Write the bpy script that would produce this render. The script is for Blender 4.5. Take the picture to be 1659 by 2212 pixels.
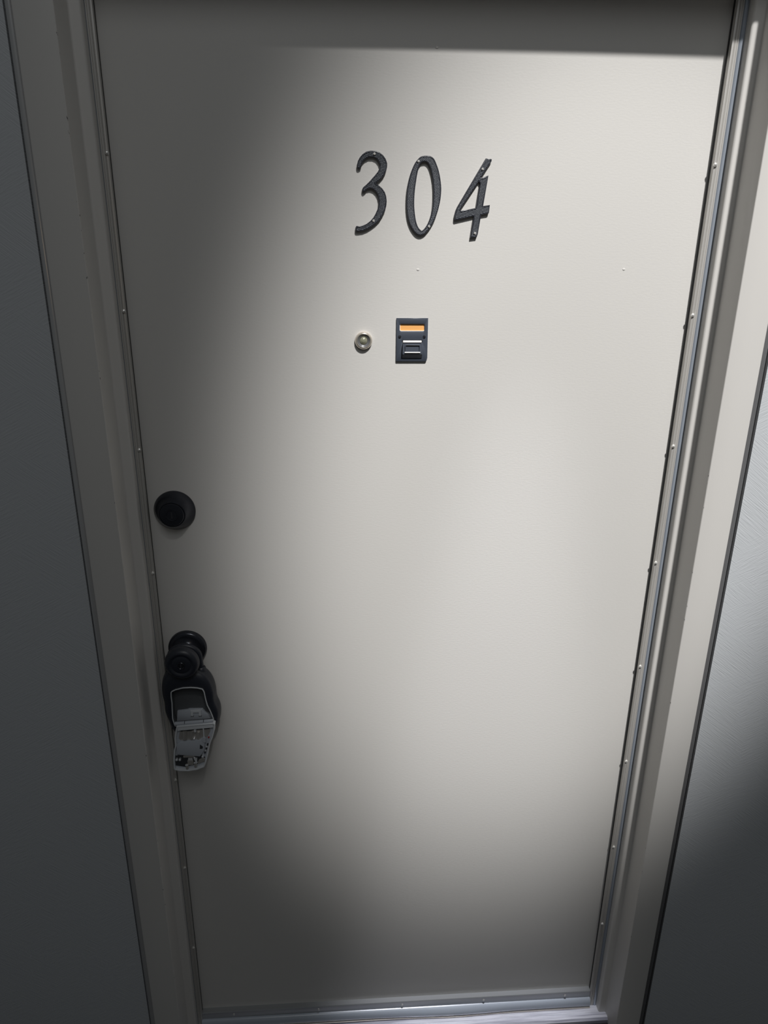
import bpy, bmesh, math, random
from mathutils import Matrix, Vector
random.seed(4)
for o in list(bpy.data.objects): bpy.data.objects.remove(o)
S = bpy.context.scene
COL = S.collection

# ---------------------------------------------------------------- camera
cd = bpy.data.cameras.new('camera'); cam = bpy.data.objects.new('camera', cd); COL.objects.link(cam)
cd.sensor_fit = 'VERTICAL'; cd.sensor_height = 36.0; cd.lens = 24.953; cd.clip_start = 0.01
R3 = Matrix([[0.9977015615627614, 0.013956313800958459, -0.0663084863370959],
             [-0.06715376124395794, 0.33439164669595256, -0.9400386156806319],
             [0.009053530030720083, 0.9423308590537925, 0.33456028704693036]])
cam.matrix_world = Matrix.Translation((-0.124634, -1.128684, 1.573280)) @ R3.to_4x4()
S.camera = cam
S.view_settings.view_transform = 'Standard'; S.view_settings.look = 'None'
S.view_settings.gamma = 1; S.view_settings.use_curve_mapping = False
S.view_settings.exposure = 0.0

# ---------------------------------------------------------------- world
w = bpy.data.worlds.new('world'); S.world = w; w.use_nodes = True
bg = w.node_tree.nodes['Background']; bg.inputs[0].default_value = (0.89, 0.96, 1.0, 1); bg.inputs[1].default_value = 0.055

# ---------------------------------------------------------------- lamps
def aim(o, frm, to):
    o.location = frm
    o.rotation_euler = (Vector(to) - Vector(frm)).to_track_quat('-Z', 'Y').to_euler()
LAMP = (1.12, -4.0, 6.6)
# the high stairwell spot that throws the pool of light on the door
sd = bpy.data.lights.new('stairwell_spot', 'SPOT'); so = bpy.data.objects.new('stairwell_spot', sd); COL.objects.link(so)
sd.energy = 2680; sd.color = (1.0, 0.985, 0.968); sd.shadow_soft_size = 0.15
sd.spot_size = math.radians(9.75); sd.spot_blend = 0.55
aim(so, LAMP, (0.270, 0, 1.28))
# added soft fill that lifts the dim side and the top of the door
gd = bpy.data.lights.new('added_fill', 'AREA'); go = bpy.data.objects.new('added_fill', gd); COL.objects.link(go)
gd.energy = 11; gd.shape = 'DISK'; gd.size = 1.4; gd.color = (0.95, 0.98, 1.0)
aim(go, (0.1, -2.6, 3.7), (-0.05, 0, 1.3))
# added spot with no known fitting, only to brighten the threshold
td = bpy.data.lights.new('added_sill_spot', 'SPOT'); to_ = bpy.data.objects.new('added_sill_spot', td); COL.objects.link(to_)
td.energy = 210; td.color = (0.93, 0.94, 1.0); td.shadow_soft_size = 0.05; td.spot_size = math.radians(15); td.spot_blend = 0.9
aim(to_, (0.20, -0.20, 2.75), (0.16, -0.05, 0))
# the phone's small warm lamp beside its lens
fd = bpy.data.lights.new('phone_lamp', 'POINT'); fo = bpy.data.objects.new('phone_lamp', fd); COL.objects.link(fo)
fd.energy = 0.4; fd.shadow_soft_size = 0.004; fd.color = (1.0, 0.72, 0.45); fo.location = (-0.10, -1.14, 1.575)

# ---------------------------------------------------------------- materials
def mat(name, col, rough=0.5, metal=0.0, spec=0.5, coat=0.0):
    m = bpy.data.materials.new(name); m.use_nodes = True
    b = m.node_tree.nodes['Principled BSDF']
    b.inputs['Base Color'].default_value = (*col, 1); b.inputs['Roughness'].default_value = rough
    b.inputs['Metallic'].default_value = metal; b.inputs['Specular IOR Level'].default_value = spec
    b.inputs['Coat Weight'].default_value = coat
    return m
def N(m, t, **kw):
    n = m.node_tree.nodes.new(t)
    for k, v in kw.items():
        if k in n.inputs.keys(): n.inputs[k].default_value = v
        else: setattr(n, k, v)
    return n
def L(m, a, b): m.node_tree.links.new(a, b)
def bsdf(m): return m.node_tree.nodes['Principled BSDF']
def coords(m, scale=(1,1,1), rot=(0,0,0)):
    t = N(m, 'ShaderNodeTexCoord'); p = N(m, 'ShaderNodeMapping')
    p.inputs['Scale'].default_value = scale; p.inputs['Rotation'].default_value = rot
    L(m, t.outputs['Object'], p.inputs['Vector']); return p.outputs['Vector']
def bump(m, height, strength, dist):
    b = N(m, 'ShaderNodeBump'); b.inputs['Strength'].default_value = strength; b.inputs['Distance'].default_value = dist
    L(m, height, b.inputs['Height']); L(m, b.outputs['Normal'], bsdf(m).inputs['Normal']); return b
def mottled(m, c1, c2, scale, vec=None):
    n = N(m, 'ShaderNodeTexNoise'); n.inputs['Scale'].default_value = scale; n.inputs['Detail'].default_value = 4
    L(m, vec if vec else coords(m), n.inputs['Vector'])
    r = N(m, 'ShaderNodeMix'); r.data_type = 'RGBA'
    r.inputs[6].default_value = (*c1, 1); r.inputs[7].default_value = (*c2, 1)
    L(m, n.outputs['Fac'], r.inputs[0]); L(m, r.outputs[2], bsdf(m).inputs['Base Color']); return r

PAINT = (0.60, 0.585, 0.56)
m_door = mat('door_paint', PAINT, 0.55, spec=0.3)
mottled(m_door, (0.595,0.58,0.555), (0.61,0.597,0.572), 3)
n = N(m_door, 'ShaderNodeTexNoise'); n.inputs['Scale'].default_value = 1
L(m_door, coords(m_door, (150, 150, 420)), n.inputs['Vector']); n.inputs['Detail'].default_value = 3
bump(m_door, n.outputs['Fac'], 0.2, 0.0005)

m_frame = mat('frame_paint', PAINT, 0.38, spec=0.4)
n = N(m_frame, 'ShaderNodeTexNoise'); L(m_frame, coords(m_frame, (60, 60, 14)), n.inputs['Vector']); n.inputs['Scale'].default_value = 1
bump(m_frame, n.outputs['Fac'], 0.3, 0.0008)
# chipped paint along the frame's inner corners
def chips(m, planes):
    c = N(m, 'ShaderNodeTexCoord'); s = N(m, 'ShaderNodeSeparateXYZ'); L(m, c.outputs['Object'], s.inputs[0])
    no = N(m, 'ShaderNodeTexNoise'); no.inputs['Scale'].default_value = 1; no.inputs['Detail'].default_value = 5
    L(m, coords(m, (300, 300, 90)), no.inputs['Vector'])
    acc = None
    for px, py in planes:
        a = N(m, 'ShaderNodeMath', operation='SUBTRACT'); L(m, s.outputs['X'], a.inputs[0]); a.inputs[1].default_value = px
        b = N(m, 'ShaderNodeMath', operation='ABSOLUTE'); L(m, a.outputs[0], b.inputs[0])
        d = N(m, 'ShaderNodeMath', operation='SUBTRACT'); L(m, s.outputs['Y'], d.inputs[0]); d.inputs[1].default_value = py
        e = N(m, 'ShaderNodeMath', operation='ABSOLUTE'); L(m, d.outputs[0], e.inputs[0])
        f = N(m, 'ShaderNodeMath', operation='ADD'); L(m, b.outputs[0], f.inputs[0]); L(m, e.outputs[0], f.inputs[1])
        acc = f if acc is None else acc
        if f is not acc:
            g = N(m, 'ShaderNodeMath', operation='MINIMUM'); L(m, acc.outputs[0], g.inputs[0]); L(m, f.outputs[0], g.inputs[1]); acc = g
    # chip where noise > 0.62 + distance*80
    h = N(m, 'ShaderNodeMath', operation='MULTIPLY_ADD'); L(m, acc.outputs[0], h.inputs[0]); h.inputs[1].default_value = 70; h.inputs[2].default_value = 0.60
    k = N(m, 'ShaderNodeMath', operation='GREATER_THAN'); L(m, no.outputs['Fac'], k.inputs[0]); L(m, h.outputs[0], k.inputs[1])
    r = N(m, 'ShaderNodeMix'); r.data_type = 'RGBA'; r.inputs[6].default_value = (*PAINT, 1); r.inputs[7].default_value = (0.09, 0.085, 0.08, 1)
    L(m, k.outputs[0], r.inputs[0]); L(m, r.outputs[2], bsdf(m).inputs['Base Color'])
chips(m_frame, [(0.4665, -0.083), (-0.460, -0.083)])

m_wall = mat('vinyl_wallcovering', (0.52, 0.54, 0.56), 0.5, spec=0.4)
def hatch(rot, sc):
    n = N(m_wall, 'ShaderNodeTexNoise'); n.inputs['Scale'].default_value = 1; n.inputs['Detail'].default_value = 2
    t = N(m_wall, 'ShaderNodeTexCoord')
    r_ = N(m_wall, 'ShaderNodeMapping'); r_.inputs['Rotation'].default_value = (0, rot, 0)
    p = N(m_wall, 'ShaderNodeMapping'); p.inputs['Scale'].default_value = sc
    L(m_wall, t.outputs['Object'], r_.inputs['Vector']); L(m_wall, r_.outputs['Vector'], p.inputs['Vector'])
    L(m_wall, p.outputs['Vector'], n.inputs['Vector']); return n.outputs['Fac']
h1 = hatch(math.radians(-38), (26, 26, 620)); h2 = hatch(math.radians(28), (40, 40, 480))
bn = N(m_wall, 'ShaderNodeTexNoise'); bn.inputs['Scale'].default_value = 9; L(m_wall, coords(m_wall), bn.inputs['Vector'])
cr = N(m_wall, 'ShaderNodeMapRange'); L(m_wall, bn.outputs['Fac'], cr.inputs[0]); cr.inputs[1].default_value = 0.47; cr.inputs[2].default_value = 0.6
mx = N(m_wall, 'ShaderNodeMix'); mx.data_type = 'FLOAT'; L(m_wall, cr.outputs[0], mx.inputs[0]); L(m_wall, h1, mx.inputs[2]); L(m_wall, h2, mx.inputs[3])
bump(m_wall, mx.outputs[0], 0.6, 0.0011)

m_alu = mat('brushed_aluminium', (0.60, 0.60, 0.60), 0.32, metal=0.85)
n = N(m_alu, 'ShaderNodeTexNoise'); n.inputs['Scale'].default_value = 1; L(m_alu, coords(m_alu, (900, 900, 12)), n.inputs['Vector'])
bump(m_alu, n.outputs['Fac'], 0.15, 0.0003)
m_alu_strip = mat('anodised_carrier', (0.52, 0.505, 0.48), 0.42, metal=0.35)
m_bead = mat('glossy_grey_bead', (0.36, 0.40, 0.46), 0.2, metal=0.35)
m_rubber = mat('black_rubber', (0.02, 0.02, 0.022), 0.6)
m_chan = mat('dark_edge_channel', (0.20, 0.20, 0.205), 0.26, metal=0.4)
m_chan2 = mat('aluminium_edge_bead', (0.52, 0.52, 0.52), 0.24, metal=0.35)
m_gap = mat('dark_gap', (0.012, 0.012, 0.014), 0.8)
m_screw = mat('zinc_screw', (0.80, 0.79, 0.76), 0.22, metal=0.6)
m_black = mat('satin_black_metal', (0.035, 0.038, 0.048), 0.24, metal=0.6, spec=0.8)
m_blackr = mat('black_soft_rubber', (0.020, 0.023, 0.032), 0.42, spec=0.5)
m_grey = mat('grey_plastic', (0.42, 0.445, 0.485), 0.4)
m_liner = mat('shade_toned_liner', (0.085, 0.09, 0.095), 0.5)  # the compartment's shade is put into this dark tone
m_greyrim = mat('light_grey_plastic', (0.58, 0.60, 0.62), 0.35)
m_steel = mat('pressed_steel', (0.50, 0.48, 0.45), 0.3, metal=0.5)
m_chrome = mat('chrome', (0.85, 0.86, 0.88), 0.12, metal=0.5)
m_dark = mat('dark_recess', (0.03, 0.032, 0.036), 0.6)
m_nick = mat('satin_nickel', (0.74, 0.68, 0.60), 0.18, metal=0.7)
m_card = mat('orange_card', (0.85, 0.42, 0.13), 0.6)
m_edge_glint = mat('white_edge_and_glint', (0.85, 0.82, 0.8), 0.6)  # card edge white, also the pale highlight on the knocker flap
m_slate = mat('slate_enamel', (0.055, 0.065, 0.085), 0.35, spec=0.5)
m_glass = mat('lens_glass', (0.55, 0.55, 0.40), 0.05, metal=0.6)
m_num = mat('number_enamel', (0.028, 0.03, 0.038), 0.28, spec=0.6)
def knurl(name, lines):
    m = mat(name, (0.065, 0.07, 0.082), 0.3, metal=0.2, spec=0.7)
    t = N(m, 'ShaderNodeTexCoord')
    def wv(rot, pitch):
        mp = N(m, 'ShaderNodeMapping'); mp.inputs['Rotation'].default_value = (0, rot, 0); L(m, t.outputs['Object'], mp.inputs['Vector'])
        s = N(m, 'ShaderNodeSeparateXYZ'); L(m, mp.outputs['Vector'], s.inputs[0])
        a = N(m, 'ShaderNodeMath', operation='MULTIPLY'); L(m, s.outputs['X'], a.inputs[0]); a.inputs[1].default_value = 2*math.pi/pitch
        b = N(m, 'ShaderNodeMath', operation='SINE'); L(m, a.outputs[0], b.inputs[0]); return b.outputs[0]
    if lines:
        h = wv(math.radians(-55), 0.0017)
        h_ = wv(math.radians(20), 0.0014)
        q = N(m, 'ShaderNodeMath', operation='MULTIPLY_ADD'); L(m, h_, q.inputs[0]); q.inputs[1].default_value = 0.35; L(m, h, q.inputs[2]); h = q.outputs[0]
    else:
        q = N(m, 'ShaderNodeMath', operation='ADD'); L(m, wv(math.radians(-10), 0.0019), q.inputs[0]); L(m, wv(math.radians(80), 0.0019), q.inputs[1]); h = q.outputs[0]
    bump(m, h, 0.9, 0.00035)
    mr = N(m, 'ShaderNodeMapRange'); mr.inputs[1].default_value = 0.2; mr.inputs[2].default_value = 1.6; L(m, h, mr.inputs[0])
    r = N(m, 'ShaderNodeMix'); r.data_type = 'RGBA'; r.inputs[6].default_value = (0.045, 0.05, 0.062, 1); r.inputs[7].default_value = (0.36, 0.38, 0.41, 1)  # highlights on the knurl tops put into the colour
    L(m, mr.outputs[0], r.inputs[0]); L(m, r.outputs[2], bsdf(m).inputs['Base Color'])
    return m
m_kn_dots = knurl('knurled_dots', False); m_kn_lines = knurl('knurled_lines', True)

m_sill = mat('worn_sill_metal', (0.5, 0.5, 0.56), 0.35, metal=0.3)
n = N(m_sill, 'ShaderNodeTexNoise'); n.inputs['Scale'].default_value = 1; n.inputs['Detail'].default_value = 5; L(m_sill, coords(m_sill, (7, 160, 50)), n.inputs['Vector'])
mr = N(m_sill, 'ShaderNodeMapRange'); L(m_sill, n.outputs['Fac'], mr.inputs[0]); mr.inputs[1].default_value = 0.38; mr.inputs[2].default_value = 0.62
r = N(m_sill, 'ShaderNodeMix'); r.data_type = 'RGBA'; r.inputs[6].default_value = (0.42, 0.42, 0.50, 1); r.inputs[7].default_value = (0.88, 0.88, 0.95, 1)
L(m_sill, mr.outputs[0], r.inputs[0]); L(m_sill, r.outputs[2], bsdf(m_sill).inputs['Base Color'])
m_sweep = mat('sweep_aluminium', (0.42, 0.43, 0.44), 0.3, metal=0.5)
m_bulb = mat('grey_vinyl_sweep', (0.42, 0.46, 0.52), 0.25, spec=0.6)
m_floor = mat('dark_carpet', (0.045, 0.04, 0.042), 0.95, spec=0.1)
n = N(m_floor, 'ShaderNodeTexNoise'); n.inputs['Scale'].default_value = 900; L(m_floor, coords(m_floor), n.inputs['Vector']); bump(m_floor, n.outputs['Fac'], 0.8, 0.003)

# ---------------------------------------------------------------- helpers
def empty(name, loc, parent=None):
    o = bpy.data.objects.new(name, None); COL.objects.link(o); o.location = loc; o.empty_display_size = 0.02
    if parent: o.parent = parent; o.location = Vector(loc) - world_loc(parent)
    return o
def world_loc(o):
    v = Vector(o.location)
    while o.parent: o = o.parent; v += Vector(o.location)
    return v
def obj(name, bm, mats, parent=None, origin=(0, 0, 0), smooth=False, angle=35):
    """bm is in world metres; origin becomes the object's own origin"""
    bmesh.ops.remove_doubles(bm, verts=bm.verts, dist=1e-6)
    bmesh.ops.recalc_face_normals(bm, faces=bm.faces)
    bmesh.ops.translate(bm, verts=bm.verts, vec=-Vector(origin))
    if smooth:
        for f in bm.faces: f.smooth = True
        for e in bm.edges:
            if len(e.link_faces) == 2 and e.calc_face_angle(0) > math.radians(angle): e.smooth = False
    me = bpy.data.meshes.new(name); bm.to_mesh(me); bm.free()
    for m in (mats if isinstance(mats, (list, tuple)) else [mats]): me.materials.append(m)
    o = bpy.data.objects.new(name, me); COL.objects.link(o); o.location = origin
    if parent: o.parent = parent; o.location = Vector(origin) - world_loc(parent)
    return o
def tag(o, label=None, cat=None, group=None, kind=None):
    if label: o['label'] = label
    if cat: o['category'] = cat
    if group: o['group'] = group
    if kind: o['kind'] = kind
    return o
def box(x0, x1, y0, y1, z0, z1, bm=None, bev=0.0):
    b = bm or bmesh.new()
    vs = [b.verts.new((x, y, z)) for x in (x0, x1) for y in (y0, y1) for z in (z0, z1)]
    fs = [b.faces.new([vs[i] for i in q]) for q in ((0,1,3,2),(4,6,7,5),(0,4,5,1),(2,3,7,6),(0,2,6,4),(1,5,7,3))]
    if bev: bmesh.ops.bevel(b, geom=list({e for f in fs for e in f.edges}), offset=bev, segments=2, affect='EDGES', profile=0.5)
    return b
def profile(pts, z0, z1, bm=None, segs=1):
    """closed (x, y) outline run up in z"""
    b = bm or bmesh.new(); n = len(pts)
    rows = []
    for k in range(segs+1):
        z = z0 + (z1-z0)*k/segs; rows.append([b.verts.new((x, y, z)) for x, y in pts])
    for r0, r1 in zip(rows, rows[1:]):
        for i in range(n): b.faces.new((r0[i], r0[(i+1) % n], r1[(i+1) % n], r1[i]))
    b.faces.new(rows[0]); b.faces.new(rows[-1]); return b
def profile_x(pts, x0, x1, bm=None, tilt=0.0, segs=1, wob=None):
    """closed (y, z) outline run along x"""
    b = bm or bmesh.new(); n = len(pts); rows = []
    for k in range(segs+1):
        x = x0 + (x1-x0)*k/segs
        rows.append([b.verts.new((x, y + (wob(x, i) if wob else 0), z + tilt*x)) for i, (y, z) in enumerate(pts)])
    for r0, r1 in zip(rows, rows[1:]):
        for i in range(n): b.faces.new((r0[i], r0[(i+1) % n], r1[(i+1) % n], r1[i]))
    b.faces.new(rows[0]); b.faces.new(rows[-1]); return b
def area(p): return sum(p[i][0]*p[(i+1) % len(p)][1]-p[(i+1) % len(p)][0]*p[i][1] for i in range(len(p)))/2
def inset(p, d):
    """offset a polygon inwards by d"""
    s = 1 if area(p) > 0 else -1; n = len(p); out = []
    for i in range(n):
        a, b, c = Vector(p[i-1]), Vector(p[i]), Vector(p[(i+1) % n])
        e1 = (b-a).normalized(); e2 = (c-b).normalized()
        n1 = Vector((-e1.y, e1.x))*s; n2 = Vector((-e2.y, e2.x))*s
        m = n1+n2; m = m/max(m.length_squared, 1e-9)*2 if m.length > 0.3 else n1
        if m.length > 2: m = m.normalized()*2
        q = b+m*d; out.append((q.x, q.y))
    return out
def smooth_loop(p, k=3):
    """closed Catmull-Rom subdivision of an outline"""
    n = len(p); out = []
    for i in range(n):
        p0, p1, p2, p3 = (Vector(p[(i+j-1) % n]) for j in range(4))
        for t in range(k):
            u = t/k
            v = 0.5*((2*p1)+(p2-p0)*u+(2*p0-5*p1+4*p2-p3)*u*u+(3*p1-p0-3*p2+p3)*u**3); out.append((v.x, v.y))
    return out
def slab(outer, holes, yb, yf, bev=0.0, panel=None, back=True):
    """plate of (x, z) outline from depth yb to yf (nearer the viewer, more negative);
    panel = (rim, sink): front face set back inside a rim, as material 1"""
    b = bmesh.new()
    def ring(p, y): return [b.verts.new((x, y, z)) for x, z in p]
    def wall(r0, r1, mi=0):
        n = len(r0)
        for i in range(n):
            f = b.faces.new((r0[i], r0[(i+1) % n], r1[(i+1) % n], r1[i])); f.material_index = mi
    fronts = []; backs = []
    for k, lp in enumerate([outer]+list(holes)):
        sg = 1 if k == 0 else -1
        r0 = ring(lp, yb); backs.append(r0)
        if bev:
            r1 = ring(lp, yf+bev); wall(r0, r1)
            r2 = ring(inset(lp, sg*bev*0.35), yf+bev*0.35); wall(r1, r2)
            r3 = ring(inset(lp, sg*bev), yf); wall(r2, r3); last = r3; lo = bev
        else:
            last = ring(lp, yf); wall(r0, last); lo = 0
        if panel:
            r4 = ring(inset(lp, sg*(lo+panel[0])), yf); wall(last, r4)
            r5 = ring(inset(lp, sg*(lo+panel[0]*1.3)), yf+panel[1]); wall(r4, r5); last = r5
        fronts.append(last)
    def fill(rings, mi):
        es = []
        for r in rings:
            for i in range(len(r)):
                e = b.edges.get((r[i], r[(i+1) % len(r)])) or b.edges.new((r[i], r[(i+1) % len(r)])); es.append(e)
        res = bmesh.ops.triangle_fill(b, edges=es, use_beauty=True)
        for g in res['geom']:
            if isinstance(g, bmesh.types.BMFace): g.material_index = mi
    fill(fronts, 1 if panel else 0)
    if back: fill(backs, 0)
    return b
def lathe(cx, cz, prof, n=40, bm=None, sq=1.0, cap=True):
    """prof: list of (radius, depth); turned about the axis that sticks out of the door"""
    b = bm or bmesh.new(); rows = []
    for r, d in prof:
        if r < 1e-6: rows.append([b.verts.new((cx, -d, cz))]*n)
        else: rows.append([b.verts.new((cx+r*math.cos(2*math.pi*i/n), -d, cz+r*sq*math.sin(2*math.pi*i/n))) for i in range(n)])
    for r0, r1 in zip(rows, rows[1:]):
        for i in range(n):
            q = [r0[i], r0[(i+1) % n], r1[(i+1) % n], r1[i]]; u = []
            for v in q:
                if v not in u: u.append(v)
            if len(u) >= 3: b.faces.new(u)
    for r in (rows[0], rows[-1]):
        if cap and r[0] is not r[1]: b.faces.new(r)
    return b
def tube(path, r, n=12, bm=None):
    b = bm or bmesh.new(); rows = []
    for i, p in enumerate(path):
        p = Vector(p); t = (Vector(path[min(i+1, len(path)-1)])-Vector(path[max(i-1, 0)])).normalized()
        u = t.cross(Vector((0, 1, 0))); u = u.normalized() if u.length > 1e-3 else Vector((1, 0, 0)); v = t.cross(u)
        rows.append([b.verts.new(p+u*r*math.cos(2*math.pi*k/n)+v*r*math.sin(2*math.pi*k/n)) for k in range(n)])
    for r0, r1 in zip(rows, rows[1:]):
        for i in range(n): b.faces.new((r0[i], r0[(i+1) % n], r1[(i+1) % n], r1[i]))
    b.faces.new(rows[0]); b.faces.new(rows[-1]); return b
def xbar(x0, x1, y, z0, z1, r, n=16):
    return tube([(x0, y, z0), (x1, y, z1)], r, n)

THREE = [(-0.0890,1.6993),(-0.0888,1.7022),(-0.0875,1.7067),(-0.0847,1.7113),(-0.0809,1.7153),(-0.0759,1.7185),(-0.0696,1.7201),(-0.0627,1.7201),(-0.0565,1.7180),(-0.0514,1.7144),(-0.0476,1.7097),(-0.0455,1.7040),(-0.0456,1.6989),(-0.0474,1.6931),(-0.0505,1.6874),(-0.0549,1.6827),(-0.0594,1.6791),(-0.0619,1.6777),(-0.0574,1.6751),(-0.0523,1.6711),(-0.0484,1.6660),(-0.0463,1.6601),(-0.0457,1.6537),(-0.0463,1.6472),(-0.0482,1.6413),(-0.0514,1.6353),(-0.0558,1.6287),(-0.0610,1.6238),(-0.0668,1.6196),(-0.0732,1.6159),(-0.0797,1.6134),(-0.0862,1.6124),(-0.0904,1.6124),(-0.0915,1.6145),(-0.0913,1.6181),(-0.0900,1.6202),(-0.0855,1.6196),(-0.0810,1.6206),(-0.0752,1.6231),(-0.0694,1.6273),(-0.0649,1.6321),(-0.0617,1.6375),(-0.0592,1.6429),(-0.0576,1.6488),(-0.0573,1.6553),(-0.0586,1.6611),(-0.0612,1.6658),(-0.0650,1.6692),(-0.0695,1.6706),(-0.0740,1.6697),(-0.0765,1.6673),(-0.0790,1.6655),(-0.0813,1.6664),(-0.0817,1.6690),(-0.0803,1.6719),(-0.0759,1.6754),(-0.0702,1.6807),(-0.0645,1.6866),(-0.0594,1.6924),(-0.0563,1.6976),(-0.0560,1.7016),(-0.0580,1.7061),(-0.0611,1.7097),(-0.0658,1.7116),(-0.0715,1.7115),(-0.0765,1.7092),(-0.0803,1.7057),(-0.0822,1.7023),(-0.0829,1.6983),(-0.0860,1.6965),(-0.0885,1.6973)]
ZERO_O = [(0.0110,1.7152),(0.0168,1.7145),(0.0220,1.7111),(0.0260,1.7038),(0.0295,1.6952),(0.0321,1.6849),(0.0338,1.6733),(0.0336,1.6616),(0.0320,1.6509),(0.0295,1.6408),(0.0259,1.6306),(0.0210,1.6215),(0.0160,1.6148),(0.0109,1.6099),(0.0050,1.6080),(-0.0003,1.6094),(-0.0049,1.6133),(-0.0097,1.6199),(-0.0131,1.6271),(-0.0155,1.6360),(-0.0167,1.6461),(-0.0170,1.6561),(-0.0165,1.6679),(-0.0148,1.6795),(-0.0124,1.6888),(-0.0094,1.6969),(-0.0052,1.7055),(-0.0009,1.7107),(0.0035,1.7139)]
ZERO_I = [(0.0075,1.7069),(0.0113,1.7064),(0.0146,1.7030),(0.0173,1.6968),(0.0198,1.6882),(0.0218,1.6766),(0.0225,1.6649),(0.0223,1.6525),(0.0210,1.6424),(0.0187,1.6329),(0.0156,1.6250),(0.0119,1.6190),(0.0078,1.6153),(0.0041,1.6165),(0.0008,1.6206),(-0.0020,1.6278),(-0.0039,1.6374),(-0.0051,1.6474),(-0.0053,1.6581),(-0.0047,1.6698),(-0.0033,1.6809),(-0.0017,1.6913),(0.0007,1.7005),(0.0037,1.7054)]
FOUR_O = [(0.0974,1.7130),(0.1060,1.7121),(0.1059,1.7094),(0.1019,1.7033),(0.0935,1.6902),(0.0915,1.6874),(0.0936,1.6877),(0.1024,1.6906),(0.0970,1.6497),(0.1069,1.6512),(0.1060,1.6401),(0.1048,1.6392),(0.0946,1.6374),(0.0910,1.6111),(0.0896,1.6067),(0.0799,1.6055),(0.0801,1.6081),(0.0834,1.6355),(0.0556,1.6292),(0.0544,1.6309),(0.0546,1.6366),(0.0562,1.6429),(0.0585,1.6480)]
FOUR_I = [(0.0887,1.6821),(0.0903,1.6799),(0.0862,1.6478),(0.0853,1.6467),(0.0643,1.6427),(0.0633,1.6441),(0.0648,1.6467)]
LINER = [(-0.4164,0.8648),(-0.4085,0.8690),(-0.3960,0.8722),(-0.3815,0.8726),(-0.3701,0.8713),(-0.3612,0.8687),(-0.3586,0.8618),(-0.3573,0.8481),(-0.3552,0.8352),(-0.3507,0.8221),(-0.3476,0.8108),(-0.3454,0.7976),(-0.3495,0.7955),(-0.4152,0.7925),(-0.4170,0.7986),(-0.4188,0.8090),(-0.4179,0.8274),(-0.4170,0.8412),(-0.4173,0.8549)]
BODY = [(-0.3831,0.9084),(-0.3710,0.9006),(-0.3603,0.8947),(-0.3529,0.8870),(-0.3467,0.8737),(-0.3435,0.8565),(-0.3428,0.8374),(-0.3381,0.8218),(-0.3371,0.8082),(-0.3392,0.7946),(-0.3439,0.7850),(-0.3546,0.7735),(-0.3715,0.7663),(-0.4077,0.7658),(-0.4214,0.7782),(-0.4277,0.7981),(-0.4324,0.8177),(-0.4322,0.8369),(-0.4345,0.8560),(-0.4330,0.8766),(-0.4272,0.8913),(-0.4185,0.9003),(-0.4021,0.9072)]
LEAF = [(-0.4107,0.7982),(-0.3467,0.8026),(-0.3441,0.8002),(-0.3459,0.7853),(-0.3495,0.7732),(-0.3541,0.7629),(-0.3574,0.7507),(-0.3608,0.7355),(-0.3640,0.7240),(-0.3680,0.7135),(-0.3810,0.7082),(-0.3970,0.7060),(-0.4127,0.7072),(-0.4204,0.7095),(-0.4221,0.7130),(-0.4218,0.7218),(-0.4216,0.7295),(-0.4206,0.7381),(-0.4192,0.7496),(-0.4160,0.7599),(-0.4159,0.7741),(-0.4135,0.7881)]
WIN = [(-0.4053,0.7891),(-0.3536,0.7926),(-0.3550,0.7829),(-0.3605,0.7727),(-0.3683,0.7721),(-0.3709,0.7679),(-0.4053,0.7665),(-0.4088,0.7710)]
PLATE = [(-0.4136,0.7607),(-0.4053,0.7665),(-0.3717,0.7684),(-0.3667,0.7730),(-0.3643,0.7624),(-0.3663,0.7472),(-0.3742,0.7351),(-0.4145,0.7407)]
MECH = [(-0.4196,0.7362),(-0.3695,0.7358),(-0.3660,0.7299),(-0.3674,0.7212),(-0.3852,0.7152),(-0.4029,0.7112),(-0.4199,0.7149)]

# ---------------------------------------------------------------- setting
XL, XR = -0.460, 0.4665          # frame opening
FY, SY = -0.083, -0.030          # frame face, stop face
HEAD = 1.945
FLOOR = -0.038
WY = -0.074                      # wall face
wall = bmesh.new()
for a, c in ((-2.2, -0.5235), (0.5355, 2.2)):
    box(a, c, WY, 0.10, FLOOR, 3.4, wall)
box(-0.5235, 0.5355, WY, 0.10, HEAD+0.066, 3.4, wall)
tag(obj('wall_back', wall, m_wall), kind='structure')
tag(obj('floor', box(-2.2, 2.2, -3.2, 0.12, FLOOR-0.05, FLOOR), m_floor), kind='structure')

door = tag(empty('door_1', (0, 0, 0)), kind='structure')
obj('door_leaf', box(-0.4575, 0.4605, 0.0, 0.044, -0.010, 1.98), m_door, door, (0, 0, 0))

for x, z in ((0.003, 1.560), (0.322, 1.563), (0.022, 1.850)):
    obj('paint_bump', lathe(x, z, [(0.0024, 0.0), (0.0018, 0.0006), (0, 0.0009)], 10, sq=0.7), m_door, door, (x, 0, z), smooth=True)
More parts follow.
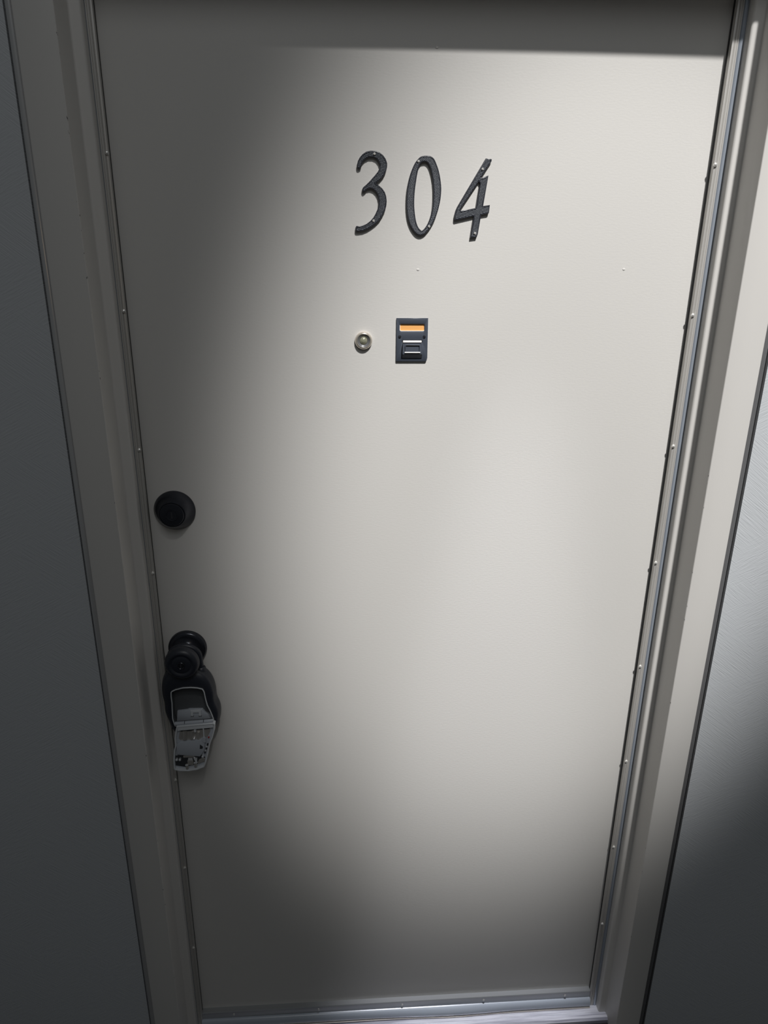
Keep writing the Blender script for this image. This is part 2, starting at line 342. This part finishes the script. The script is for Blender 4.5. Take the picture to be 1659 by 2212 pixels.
# frame: one pressed profile each side, mitred over the head
def jamb(xr, xo, sgn):
    """xr opening edge, xo outer edge, sgn +1 right / -1 left"""
    s = sgn; w_stop = 0.0165
    p = [(xr-s*w_stop, 0.0), (xr-s*w_stop, SY+0.0030), (xr-s*(w_stop-0.0010), SY+0.0008), (xr-s*(w_stop-0.0032), SY),
         (xr-s*0.0025, SY), (xr-s*0.0008, SY-0.0006), (xr, SY-0.0025), (xr, FY+0.0014), (xr+s*0.0004, FY+0.0004), (xr+s*0.0014, FY),
         (xo-s*0.0022, FY), (xo-s*0.0008, FY+0.0006), (xo, FY+0.0022), (xo, -0.060), (xo, 0.05), (xr, 0.05), (xr, 0.0)]
    return p
fr = bmesh.new()
profile(jamb(XR, 0.519, 1), FLOOR, HEAD+0.052, fr)
profile(jamb(XL, -0.511, -1), FLOOR, HEAD+0.052, fr)
# head: same profile turned
hp = [(0.0, HEAD-0.018), (SY+0.003, HEAD-0.018), (SY, HEAD-0.015), (SY, HEAD), (FY+0.0014, HEAD), (FY, HEAD+0.0014), (FY, HEAD+0.050), (FY+0.002, HEAD+0.052), (0.05, HEAD+0.052), (0.05, HEAD), (0.0, HEAD)]
profile_x(hp, XL, XR, fr)
obj('door_frame', fr, m_frame, door, (0, 0, FLOOR), smooth=True, angle=50)

# weatherstrips screwed to the stops
def weatherstrip(s, xs, zs, screws):
    # flat grooved carrier
    e = empty('weatherstrip', (xs, -0.01, FLOOR), door)
    x0, x1 = xs, xs+s*0.0090
    p = [(x0, -0.0065), (x0, -0.0135)]
    for g in (0.30, 0.42, 0.78):
        gx = x0+(x1-x0)*g
        p += [(gx-s*0.0004, -0.0142), (gx, -0.0136), (gx+s*0.0004, -0.0142)]
    p += [(x1, -0.0142), (x1, -0.0065)]
    obj('carrier_strip', profile(p, FLOOR, HEAD-0.02), m_alu_strip, e, (xs, -0.01, FLOOR))
    bx = x1+s*0.0041; q = [(bx+0.0041*math.cos(a), -0.0115+0.0036*math.sin(a)) for a in [2*math.pi*i/14 for i in range(14)]]
    obj('bead', profile(q, FLOOR, HEAD-0.02), m_bead, e, (bx, -0.0125, FLOOR), smooth=True, angle=60)
    r = [(xs+s*0.0006, -0.0002), (xs-s*0.0002, -0.003), (xs+s*0.0008, -0.0066), (xs+s*0.010, -0.0066), (xs+s*0.013, -0.0002)]
    obj('rubber_seal', profile(r, FLOOR, HEAD-0.02), m_rubber, e, (xs, 0, FLOOR))
    for z in screws:
        sx = xs+s*random.uniform(0.0010, 0.0024)
        obj('screw', lathe(sx, z, [(0.0030, 0.0140), (0.0030, 0.0150), (0.0024, 0.0164), (0.0012, 0.0172), (0, 0.0174)], 10), m_screw, e, (sx, -0.014, z), smooth=True, angle=30)
    return e
zr = [1.709, 1.4962, 1.2858, 1.0746, 0.8644, 0.6502, 0.4358, 0.2240, 1.9215]
zl = [1.7094, 1.4985, 1.2867, 1.0736, 0.8600, 0.6470, 0.4336, 0.2180, 1.921]
weatherstrip(1, 0.4338, 0, zr)
weatherstrip(-1, -0.4335, 0, zl)

# channel between frame and wall covering, each side
def channel(name, s, xo, xw):
    c = bmesh.new()
    m0 = xo+s*0.0046
    p = [(xo, 0.0), (xo, -0.0765)] + [(m0-s*0.0046*math.cos(a), -0.0765-0.0036*math.sin(a)) for a in (0.5, 1.0, 1.57, 2.1, 2.6)] + [(xo+s*0.0092, -0.0755), (xo+s*0.0092, 0.0)]
    profile(p, FLOOR, HEAD+0.052, c)
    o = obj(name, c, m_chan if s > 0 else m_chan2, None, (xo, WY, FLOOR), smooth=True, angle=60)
    g = bmesh.new(); profile([(xo+s*0.0092, 0.0), (xo+s*0.0092, -0.066), (xw, -0.066), (xw, 0.0)], FLOOR, HEAD+0.052, g)
    obj('gap_filler', g, m_gap, o, (xo, -0.06, FLOOR))
    k = bmesh.new(); a0 = xw-s*0.0032; profile([(a0, -0.060), (a0, -0.0735), (a0+s*0.0008, -0.0745), (a0+s*0.0016, -0.0735), (a0+s*0.0016, -0.060)], FLOOR, HEAD+0.052, k)
    if s > 0: obj('edge_lip', k, m_chan, o, (a0, -0.06, FLOOR), smooth=True, angle=60)
    else: k.free()
    return tag(o, kind='structure')
channel('trim_1', 1, 0.519, 0.5355)
channel('trim_2', -1, -0.511, -0.5235)

# sweep along the foot of the door
T = -0.0040; DS = -0.0055
sw = empty('door_sweep', (0, -0.01, 0.0), door)
sw['label'] = 'aluminium strip with a grey vinyl roll along the foot of the door'
obj('carrier_strip', profile_x([(y, z+DS) for y, z in [(0, 0.006), (-0.0115, 0.006), (-0.0115, 0.0225), (-0.0105, 0.0240), (0, 0.0240)]], -0.4345, 0.4335, tilt=T), m_sweep, sw, (0, 0, 0))
def wob(x, i): return -0.0035*math.exp(-((x-0.12)/0.10)**2) if 3 <= i <= 7 else 0.0
pr_ = [(0, 0.0058), (-0.0125, 0.0058), (-0.0165, 0.0030), (-0.0190, -0.0020), (-0.0200, -0.0075), (-0.0195, -0.0125), (-0.0175, -0.0155), (-0.012, -0.0165), (0, -0.0165)]; pr_ = [(y, z+DS) for y, z in pr_]
obj('vinyl_roll', profile_x(pr_, -0.4345, 0.4335, tilt=T, segs=40, wob=wob), m_bulb, sw, (0, -0.01, -0.005), smooth=True, angle=70)
obj('roll_edge_glint', profile_x([(y, z+DS) for y, z in [(-0.0178, -0.0152), (-0.0206, -0.0158), (-0.0206, -0.0172), (-0.0178, -0.0168)]], -0.4345, 0.4335, tilt=T, segs=60,
    wob=lambda x, i: -0.0030*math.exp(-((x-0.12)/0.07)**2)), m_nick, sw, (0, -0.02, -0.016))  # nickel strip stands in for the warm highlight along the roll
for x in (-0.3651, -0.1803, 0.0055, 0.189, 0.3753):
    z = 0.0155+DS+T*x
    obj('screw', lathe(x, z, [(0.0026, 0.0114), (0.0026, 0.0124), (0.0016, 0.0134), (0, 0.0137)], 10), m_screw, sw, (x, -0.0115, z), smooth=True)
sill = bmesh.new()
profile_x([(0.05, FLOOR), (-0.046, FLOOR), (-0.046, -0.0295), (-0.042, -0.0255), (-0.034, -0.0255), (-0.033, -0.0264), (-0.031, -0.0264), (-0.030, -0.0255), (0.05, -0.0255)], XL, XR, sill)
obj('threshold', sill, m_sill, door, (0, -0.02, FLOOR))

# ---------------------------------------------------------------- deadbolt and knob
DX, DZ = -0.3919, 1.180
db = empty('deadbolt', (DX, 0, DZ), door); db['label'] = 'black cone-shaped deadbolt with keyed face'
obj('collar', lathe(DX, DZ, [(0.0338, 0.0), (0.0340, 0.0022), (0.0330, 0.0040), (0.0220, 0.0222), (0.0212, 0.0230), (0.0202, 0.0230), (0.0198, 0.0218)], 64), m_black, db, (DX, 0, DZ), smooth=True)
obj('key_cylinder', lathe(DX, DZ, [(0.0192, 0.018), (0.0192, 0.0240), (0.0184, 0.0250), (0.0105, 0.0252), (0.0100, 0.0262), (0.0086, 0.0262), (0.0080, 0.0254), (0, 0.0254)], 48), m_black, db, (DX, -0.02, DZ), smooth=True)
obj('keyway', box(DX-0.0009, DX+0.0009, -0.0258, -0.0250, DZ-0.0052, DZ+0.0052), m_dark, db, (DX, -0.025, DZ))

KX, KZ = -0.3919, 0.922
kn = empty('door_knob', (KX, 0, KZ), door); kn['label'] = 'round black door knob with keyhole'
obj('rosette', lathe(KX, KZ, [(0.0335, 0.0), (0.0337, 0.0030), (0.0325, 0.0072), (0.0300, 0.0092), (0.0260, 0.0096), (0.0165, 0.0112), (0.0140, 0.0150), (0.0125, 0.0200), (0.0120, 0.0440)], 64), m_black, kn, (KX, 0, KZ), smooth=True, angle=60)
pk = [(0.0118, 0.040), (0.0170, 0.0405)]
pk += [(0.0202+0.0092*math.cos(a), 0.0515-0.0105*math.sin(a)) for a in [math.radians(t) for t in range(80, -91, -10)]]
pk += [(0.0172, 0.0600), (0.0164, 0.0596), (0.0156, 0.0600), (0.0100, 0.0606), (0.0, 0.0606)]
obj('knob_ball', lathe(KX, KZ, pk, 64), m_blackr, kn, (KX, -0.05, KZ), smooth=True, angle=70)
obj('key_cylinder', lathe(KX, KZ, [(0.0066, 0.0604), (0.0066, 0.0628), (0.0058, 0.0634), (0.0050, 0.0626), (0, 0.0626)], 32), m_black, kn, (KX, -0.06, KZ), smooth=True)
obj('keyway', box(KX-0.0008, KX+0.0008, -0.0630, -0.0624, KZ-0.0040, KZ+0.0040), m_dark, kn, (KX, -0.0625, KZ))

# ---------------------------------------------------------------- peephole
PX, PZ = -0.0795, 1.4552
pe = empty('peephole', (PX, 0, PZ), door); pe['label'] = 'round nickel peephole with a glass lens'
obj('peephole_ring', lathe(PX, PZ, [(0.0134, 0.0), (0.0136, 0.0030), (0.0130, 0.0050), (0.0116, 0.0068), (0.0106, 0.0072), (0.0098, 0.0060)], 48, cap=False), m_nick, pe, (PX, 0, PZ), smooth=True)
obj('lens_seat', lathe(PX, PZ, [(0.0099, 0.0055), (0.0098, 0.0064), (0.0060, 0.0036), (0.0058, 0.0030)], 40, cap=False), m_chan, pe, (PX, -0.004, PZ), smooth=True)
obj('peephole_lens', lathe(PX, PZ, [(0.0058, 0.0030), (0.0056, 0.0044), (0.0042, 0.0058), (0.0020, 0.0066), (0, 0.0068)], 32), m_glass, pe, (PX, -0.003, PZ), smooth=True)

# ---------------------------------------------------------------- house numbers
def number(name, outer, holes, fine, label, screws, knm):
    cx = sum(p[0] for p in outer)/len(outer); cz = min(p[1] for p in outer)
    e = tag(empty(name, (cx, 0, cz)), label, 'house number', 'house numbers on the door')
    o_ = smooth_loop(outer, fine) if fine > 1 else outer
    h_ = [smooth_loop(h, fine) if fine > 1 else h for h in holes]
    obj('numeral_body', slab(o_, h_, 0.0, -0.0050, 0.0009, (0.0007, 0.0004)), [m_num, knm], e, (cx, 0, cz), smooth=True, angle=50)
    for x, z in screws:
        obj('screw', lathe(x, z, [(0.0019, 0.0040), (0.0019, 0.0054), (0.0012, 0.0061), (0, 0.0063)], 12), m_screw, e, (x, -0.005, z), smooth=True)
number('house_number', THREE, [], 1, 'black knurled numeral 3, leftmost of the three numerals on the door', [(-0.0640,1.7158),(-0.0649,1.6273)], m_kn_dots)
number('house_number', ZERO_O, [ZERO_I], 3, 'black knurled numeral 0, between the 3 and the 4', [(-0.0006,1.7072),(0.0173,1.6205)], m_kn_lines)
number('house_number', FOUR_O, [FOUR_I], 1, 'black knurled numeral 4, rightmost of the three numerals on the door', [(0.0931,1.6986),(0.0863,1.6119)], m_kn_dots)

# ---------------------------------------------------------------- door knocker with name-card slot
def rrect(x0, x1, z0, z1, r, k=4):
    out = []
    for cx, cz, a0 in ((x1-r, z1-r, 0), (x0+r, z1-r, 90), (x0+r, z0+r, 180), (x1-r, z0+r, 270)):
        for i in range(k+1):
            a = math.radians(a0+90*i/k); out.append((cx+r*math.cos(a), cz+r*math.sin(a)))
    return out
ke = tag(empty('door_knocker', (-0.004, 0, 1.4232)), 'small dark slate knocker plate with an orange name card, right of the peephole', 'door knocker')
plate_o = [(-0.0287,1.4891),(0.0203,1.4893),(0.0206,1.4400),(0.0207,1.4290),(0.0196,1.4245),(0.0185,1.4232),(-0.0275,1.4232),(-0.0287,1.4240)]
obj('plate', slab(plate_o, [rrect(-0.0236, 0.0149, 1.4698, 1.4803, 0.0018), rrect(-0.0197, 0.0118, 1.4516, 1.4558, 0.0018)], 0.0, -0.0036, 0.0007), m_slate, ke, (-0.004, 0, 1.4232), smooth=True, angle=40)
obj('name_card', box(-0.0232, 0.0150, -0.0012, -0.0006, 1.4700, 1.4802), m_card, ke, (-0.004, -0.001, 1.475))
obj('card_edge', slab(rrect(-0.0236, 0.0149, 1.4698, 1.4803, 0.0018), [rrect(-0.0228, 0.0147, 1.4704, 1.4803, 0.0016)], -0.0008, -0.0022), m_edge_glint, ke, (-0.004, -0.001, 1.475))
# knocker flap: hinged at the top, raised panel, lip at the bottom
fl = bmesh.new()
vs = {}
prf = [(-0.0034, 1.4512, 0.0), (-0.0085, 1.4505, 0.0), (-0.0100, 1.4370, 0.0002), (-0.0100, 1.4352, 0.0004), (-0.0050, 1.4290, 0.0004), (-0.0034, 1.4282, 0.0004)]
rows = [[fl.verts.new((x0-dx if x0 < 0 else x0+dx, y, z)) for x0 in (-0.0188, 0.0112)] for y, z, dx in prf]
for a, b in zip(rows, rows[1:]): fl.faces.new((a[0], a[1], b[1], b[0]))
fl.faces.new([r[0] for r in rows]); fl.faces.new([r[1] for r in rows]); fl.faces.new((rows[0][0], rows[0][1], rows[-1][1], rows[-1][0]))
obj('knocker_flap', fl, m_slate, ke, (-0.004, -0.004, 1.4512))
obj('flap_glint_bar', xbar(-0.0182, 0.0106, -0.0045, 1.4537, 1.4537, 0.0019), m_edge_glint, ke, (-0.004, -0.004, 1.4537), smooth=True)  # pale bar stands in for light caught on the flap's top
obj('grip_panel', slab(rrect(-0.0155, 0.0079, 1.4378, 1.4498, 0.0012), [rrect(-0.0143, 0.0067, 1.4392, 1.4490, 0.0010)], -0.0080, -0.0112, 0.0004), m_slate, ke, (-0.004, -0.01, 1.444), smooth=True, angle=40)
obj('grip_lip', xbar(-0.0158, 0.0082, -0.0110, 1.4380, 1.4380, 0.0010), m_screw, ke, (-0.004, -0.011, 1.438), smooth=True)
for x in (-0.0235, 0.0149):
    obj('screw', lathe(x, 1.4612, [(0.0024, 0.0030), (0.0024, 0.0040), (0.0016, 0.0049), (0, 0.0052)], 14), m_black, ke, (x, -0.004, 1.4612), smooth=True)

# ---------------------------------------------------------------- key lock box hanging from the knob
BX, BZ = -0.388, 0.835
lb = tag(empty('key_lock_box', (BX, -0.03, 0.766)), 'black key lock box hanging from the door knob, its grey front flap hanging open', 'lock box')
def polar(outline, n=96, c=(BX, BZ)):
    """resample a star-shaped outline at n equal angles"""
    out = []; m = len(outline)
    for i in range(n):
        a = 2*math.pi*i/n; d = Vector((math.cos(a), math.sin(a))); best = None
        for j in range(m):
            p = Vector(outline[j])-Vector(c); q = Vector(outline[(j+1) % m])-Vector(c); e = q-p
            den = d.x*e.y-d.y*e.x
            if abs(den) < 1e-12: continue
            t = (p.x*e.y-p.y*e.x)/den; u = (p.x*d.y-p.y*d.x)/den
            if t > 0 and -1e-6 <= u <= 1+1e-6: best = t if best is None else max(best, t)
        out.append((c[0]+d.x*best, c[1]+d.y*best))
    return out
def loft(rings, cap0=True, cap1=True):
    b = bmesh.new(); rr = [[b.verts.new((x, y, z)) for x, z in p] for p, y in rings]; n = len(rr[0])
    for r0, r1 in zip(rr, rr[1:]):
        for i in range(n): b.faces.new((r0[i], r0[(i+1) % n], r1[(i+1) % n], r1[i]))
    def cap(r, y):
        c = b.verts.new((BX, y, BZ))
        for i in range(n): b.faces.new((r[i], r[(i+1) % n], c))
    if cap0: cap(rr[0], rings[0][1])
    if cap1: cap(rr[-1], rings[-1][1])
    return b
Bo = polar(smooth_loop(BODY, 3)); Lo = polar(LINER)
def mixr(a, b, t): return [(p[0]*(1-t)+q[0]*t, p[1]*(1-t)+q[1]*t) for p, q in zip(a, b)]
ctr = [(BX, BZ)]*96
sh = lambda p, t: mixr(p, ctr, t)
rings = [(sh(Bo, 0.16), -0.0175), (sh(Bo, 0.06), -0.0185), (sh(Bo, 0.012), -0.0225), (Bo, -0.028), (Bo, -0.036), (sh(Bo, 0.02), -0.042), (sh(Bo, 0.06), -0.0465),
         (mixr(sh(Bo, 0.08), Lo, 0.3), -0.0485), (mixr(sh(Bo, 0.08), Lo, 0.8), -0.0492), (sh(Lo, -0.012), -0.0490), (sh(Lo, -0.012), -0.030)]
obj('body', loft(rings), m_blackr, lb, (BX, -0.03, 0.80), smooth=True, angle=60)
lin = [(sh(Lo, 0.0), -0.031), (sh(Lo, 0.0), -0.0512), (sh(Lo, 0.012), -0.0516), (sh(Lo, 0.024), -0.0510), (sh(Lo, 0.05), -0.034)]
obj('compartment_liner', loft(lin), m_liner, lb, (BX, -0.04, 0.83), smooth=True, angle=50)
obj('liner_rim', slab(Lo, [inset(Lo, 0.0016)], -0.0500, -0.0522, 0.0004), m_greyrim, lb, (BX, -0.051, 0.83), smooth=True, angle=50)
obj('lit_floor_slab', slab([(-0.4145,0.7945),(-0.3490,0.7985),(-0.3510,0.8045),(-0.3640,0.8110),(-0.3680,0.8180),(-0.3905,0.8185),(-0.3945,0.8170),(-0.4120,0.8150)], [], -0.0320, -0.0390, 0.0008), m_grey, lb, (BX, -0.036, 0.80), smooth=True, angle=40)  # lighter slab added to imitate light on the lower compartment floor
# latch bracket inside the compartment
br = bmesh.new()
box(-0.3885, -0.3700, -0.0415, -0.0340, 0.8130, 0.8175, br, 0.0006)
for x in (-0.3885, -0.3745): box(x, x+0.0045, -0.0415, -0.0340, 0.8060, 0.8135, br, 0.0004)
obj('latch_bracket', br, m_greyrim, lb, (-0.38, -0.037, 0.81))
for x in (-0.3880, -0.3740): obj('latch_hole', box(x-0.001, x+0.0042, -0.0400, -0.0350, 0.8045, 0.8060), m_dark, lb, (x, -0.037, 0.805))
# shackle round the neck of the knob
pth = [(KX-0.0255, -0.030, 0.890), (KX-0.0255, -0.030, 0.918)]
pth += [(KX-0.0255*math.cos(math.radians(t)), -0.030, 0.920+0.0215*math.sin(math.radians(t))) for t in range(10, 180, 10)]
pth += [(KX+0.0255, -0.030, 0.918), (KX+0.0265, -0.030, 0.890)]
obj('shackle', tube(pth, 0.0050, 14), m_blackr, lb, (KX, -0.03, 0.89), smooth=True)
for i, x in enumerate((KX-0.0258, KX+0.0265)):
    zz = 0.8985 if i else 0.9000
    bt = bmesh.new(); k = [(0.0090, zz-0.016), (0.0088, zz-0.004), (0.0078, zz+0.001), (0.0056, zz+0.0025), (0.0050, zz+0.001)]
    rw = [[bt.verts.new((x+r*math.cos(2*math.pi*j/24), -0.031+r*math.sin(2*math.pi*j/24), z)) for j in range(24)] for r, z in k]
    for a, b in zip(rw, rw[1:]):
        for j in range(24): bt.faces.new((a[j], a[(j+1) % 24], b[(j+1) % 24], b[j]))
    bt.faces.new(rw[0]); bt.faces.new(rw[-1])
    obj('shackle_collar', bt, m_blackr, lb, (x, -0.031, zz), smooth=True, angle=70)
# hinge barrels
for x0, x1, m in ((-0.4140, -0.3976, m_grey), (-0.3962, -0.3646, m_grey), (-0.3632, -0.3475, m_grey)):
    f = lambda x: 0.8005+(x+0.414)*0.055
    obj('hinge_barrel', xbar(x0, x1, -0.0535, f(x0), f(x1), 0.0034), m, lb, (x0, -0.0515, 0.797), smooth=True)
# the open flap: all its points lie in a plane that hangs from the hinge
def flap(b):
    for v in b.verts: v.co.y -= 0.06*max(0.0, 0.80-v.co.z)
    return b
leafo = smooth_loop(LEAF, 1)
shell = flap(slab(leafo, [], -0.0480, -0.0545, 0.0006, None))
obj('flap_back', flap(slab(inset(leafo, 0.0012), [], -0.0500, -0.0530)), m_grey, lb, (BX, -0.052, 0.80)); shell.free()
obj('flap_rim', flap(slab(leafo, [inset(leafo, 0.0026)], -0.0490, -0.0590, 0.0006)), m_greyrim, lb, (BX, -0.055, 0.80), smooth=True, angle=40)
top = [(-0.4095,0.7965),(-0.3480,0.8010),(-0.3470,0.7930),(-0.3536,0.7926),(-0.4053,0.7891),(-0.4100,0.7880)]
obj('flap_top_bar', flap(slab(top, [], -0.0525, -0.0580, 0.0004)), m_greyrim, lb, (BX, -0.055, 0.795))
obj('key_window', flap(slab(inset(WIN, -0.001), [], -0.0528, -0.0536)), m_steel, lb, (BX, -0.053, 0.78))
wd = bmesh.new()
for a in range(3):
    x = -0.3990+a*0.0118; t = tube([(x, -0.0540, 0.7690), (x+0.001, -0.0540, 0.7860-0.0015*a)], 0.0040-0.0008*a, 10, wd)
obj('window_cams', flap(wd), m_steel, lb, (BX, -0.054, 0.777), smooth=True)
obj('painted_window_shade', flap(slab([(-0.4053,0.7893),(-0.3536,0.7928),(-0.3550,0.7885),(-0.3820,0.7872),(-0.3860,0.7855),(-0.4053,0.7850)], [], -0.0537, -0.0545)), m_dark, lb, (BX, -0.054, 0.789))  # dark slab stands in for shade under the flap's top bar
obj('added_glint_pin', flap(lathe(-0.3825, 0.7712, [(0.0016, 0.0535), (0.0016, 0.0580), (0.0008, 0.0588), (0, 0.0590)], 12)), m_chrome, lb, (-0.3825, -0.056, 0.7712), smooth=True)  # bright pin added to imitate a glint in the window
obj('window_peg', flap(box(-0.3815, -0.3780, -0.0575, -0.0535, 0.7845, 0.7895)), m_greyrim, lb, (-0.38, -0.055, 0.787))
obj('flap_plate', flap(slab(PLATE, [], -0.0530, -0.0580, 0.0005)), m_grey, lb, (BX, -0.055, 0.75), smooth=True, angle=40)
obj('divider_bar', flap(box(-0.3658, -0.3640, -0.0582, -0.0535, 0.7700, 0.7925)), m_greyrim, lb, (-0.365, -0.056, 0.78))
obj('divider_foot', flap(slab([(-0.3700,0.7690),(-0.3675,0.7735),(-0.3640,0.7745),(-0.3618,0.7720),(-0.3620,0.7640),(-0.3665,0.7640)], [], -0.0560, -0.0590, 0.0004)), m_grey, lb, (-0.366, -0.057, 0.77))
obj('reset_hole', flap(slab([(-0.3726,0.7600),(-0.3676,0.7550),(-0.3690,0.7513),(-0.3737,0.7510)], [], -0.0578, -0.0583)), m_dark, lb, (-0.37, -0.058, 0.755))
obj('code_mechanism_recess', flap(slab(inset(MECH, 0.0006), [], -0.0528, -0.0536)), m_dark, lb, (BX, -0.053, 0.72))
for x0, x1, z0, z1, m in ((-0.4130, -0.4050, 0.7355, 0.7390, m_dark), (-0.4040, -0.3850, 0.7330, 0.7372, m_steel), (-0.3960, -0.3880, 0.7270, 0.7310, m_chrome),
                          (-0.3975, -0.3870, 0.7175, 0.7268, m_steel), (-0.3845, -0.3800, 0.7255, 0.7305, m_chrome)):
    obj('mechanism_bar', flap(box(x0, x1, -0.0570, -0.0535, z0, z1, bev=0.0005)), m, lb, ((x0+x1)/2, -0.055, z0))
for x, z, r in ((-0.3990, 0.7120, 0.0026), (-0.3838, 0.7160, 0.0026)):
    obj('code_pin', flap(tube([(x, -0.0555, z-0.0030), (x+0.0003, -0.0555, z+0.0065)], r, 12)), m_steel, lb, (x, -0.056, z), smooth=True)
    obj('pin_cap', flap(xbar(x-0.0022, x+0.0026, -0.0575, z+0.0062, z+0.0066, 0.0014)), m_chrome, lb, (x, -0.057, z+0.006), smooth=True)
for x, z in ((-0.4160, 0.7292), (-0.4105, 0.7290), (-0.3700, 0.7338)):
    obj('chrome_pin', flap(lathe(x, z, [(0.0022, 0.0535), (0.0022, 0.0575), (0.0012, 0.0588), (0, 0.0590)], 12)), m_chrome, lb, (x, -0.056, z), smooth=True)
obj('spring_arm', flap(slab([(-0.3775,0.7265),(-0.3700,0.7310),(-0.3668,0.7290),(-0.3672,0.7240),(-0.3790,0.7185),(-0.3800,0.7215)], [], -0.0540, -0.0562, 0.0004)), m_steel, lb, (-0.373, -0.055, 0.722))
obj('lever_post', flap(tube([(-0.3812, -0.0575, 0.7225), (-0.3842, -0.0585, 0.7340)], 0.0019, 10)), m_greyrim, lb, (-0.382, -0.058, 0.722), smooth=True)
for k in range(5):
    z = 0.7560-0.0040*k+0.001; x = -0.3598-0.0014*k
    obj('ratchet_tooth', flap(box(x-0.0014, x+0.0012, -0.0575, -0.0530, z, z+0.0016)), m_greyrim if k % 2 else m_dark, lb, (x, -0.055, z))
obj('red_mark', flap(box(-0.3585, -0.3560, -0.0560, -0.0530, 0.7708, 0.7722)), mat('red_plastic', (0.35, 0.02, 0.02), 0.5), lb, (-0.357, -0.055, 0.771))
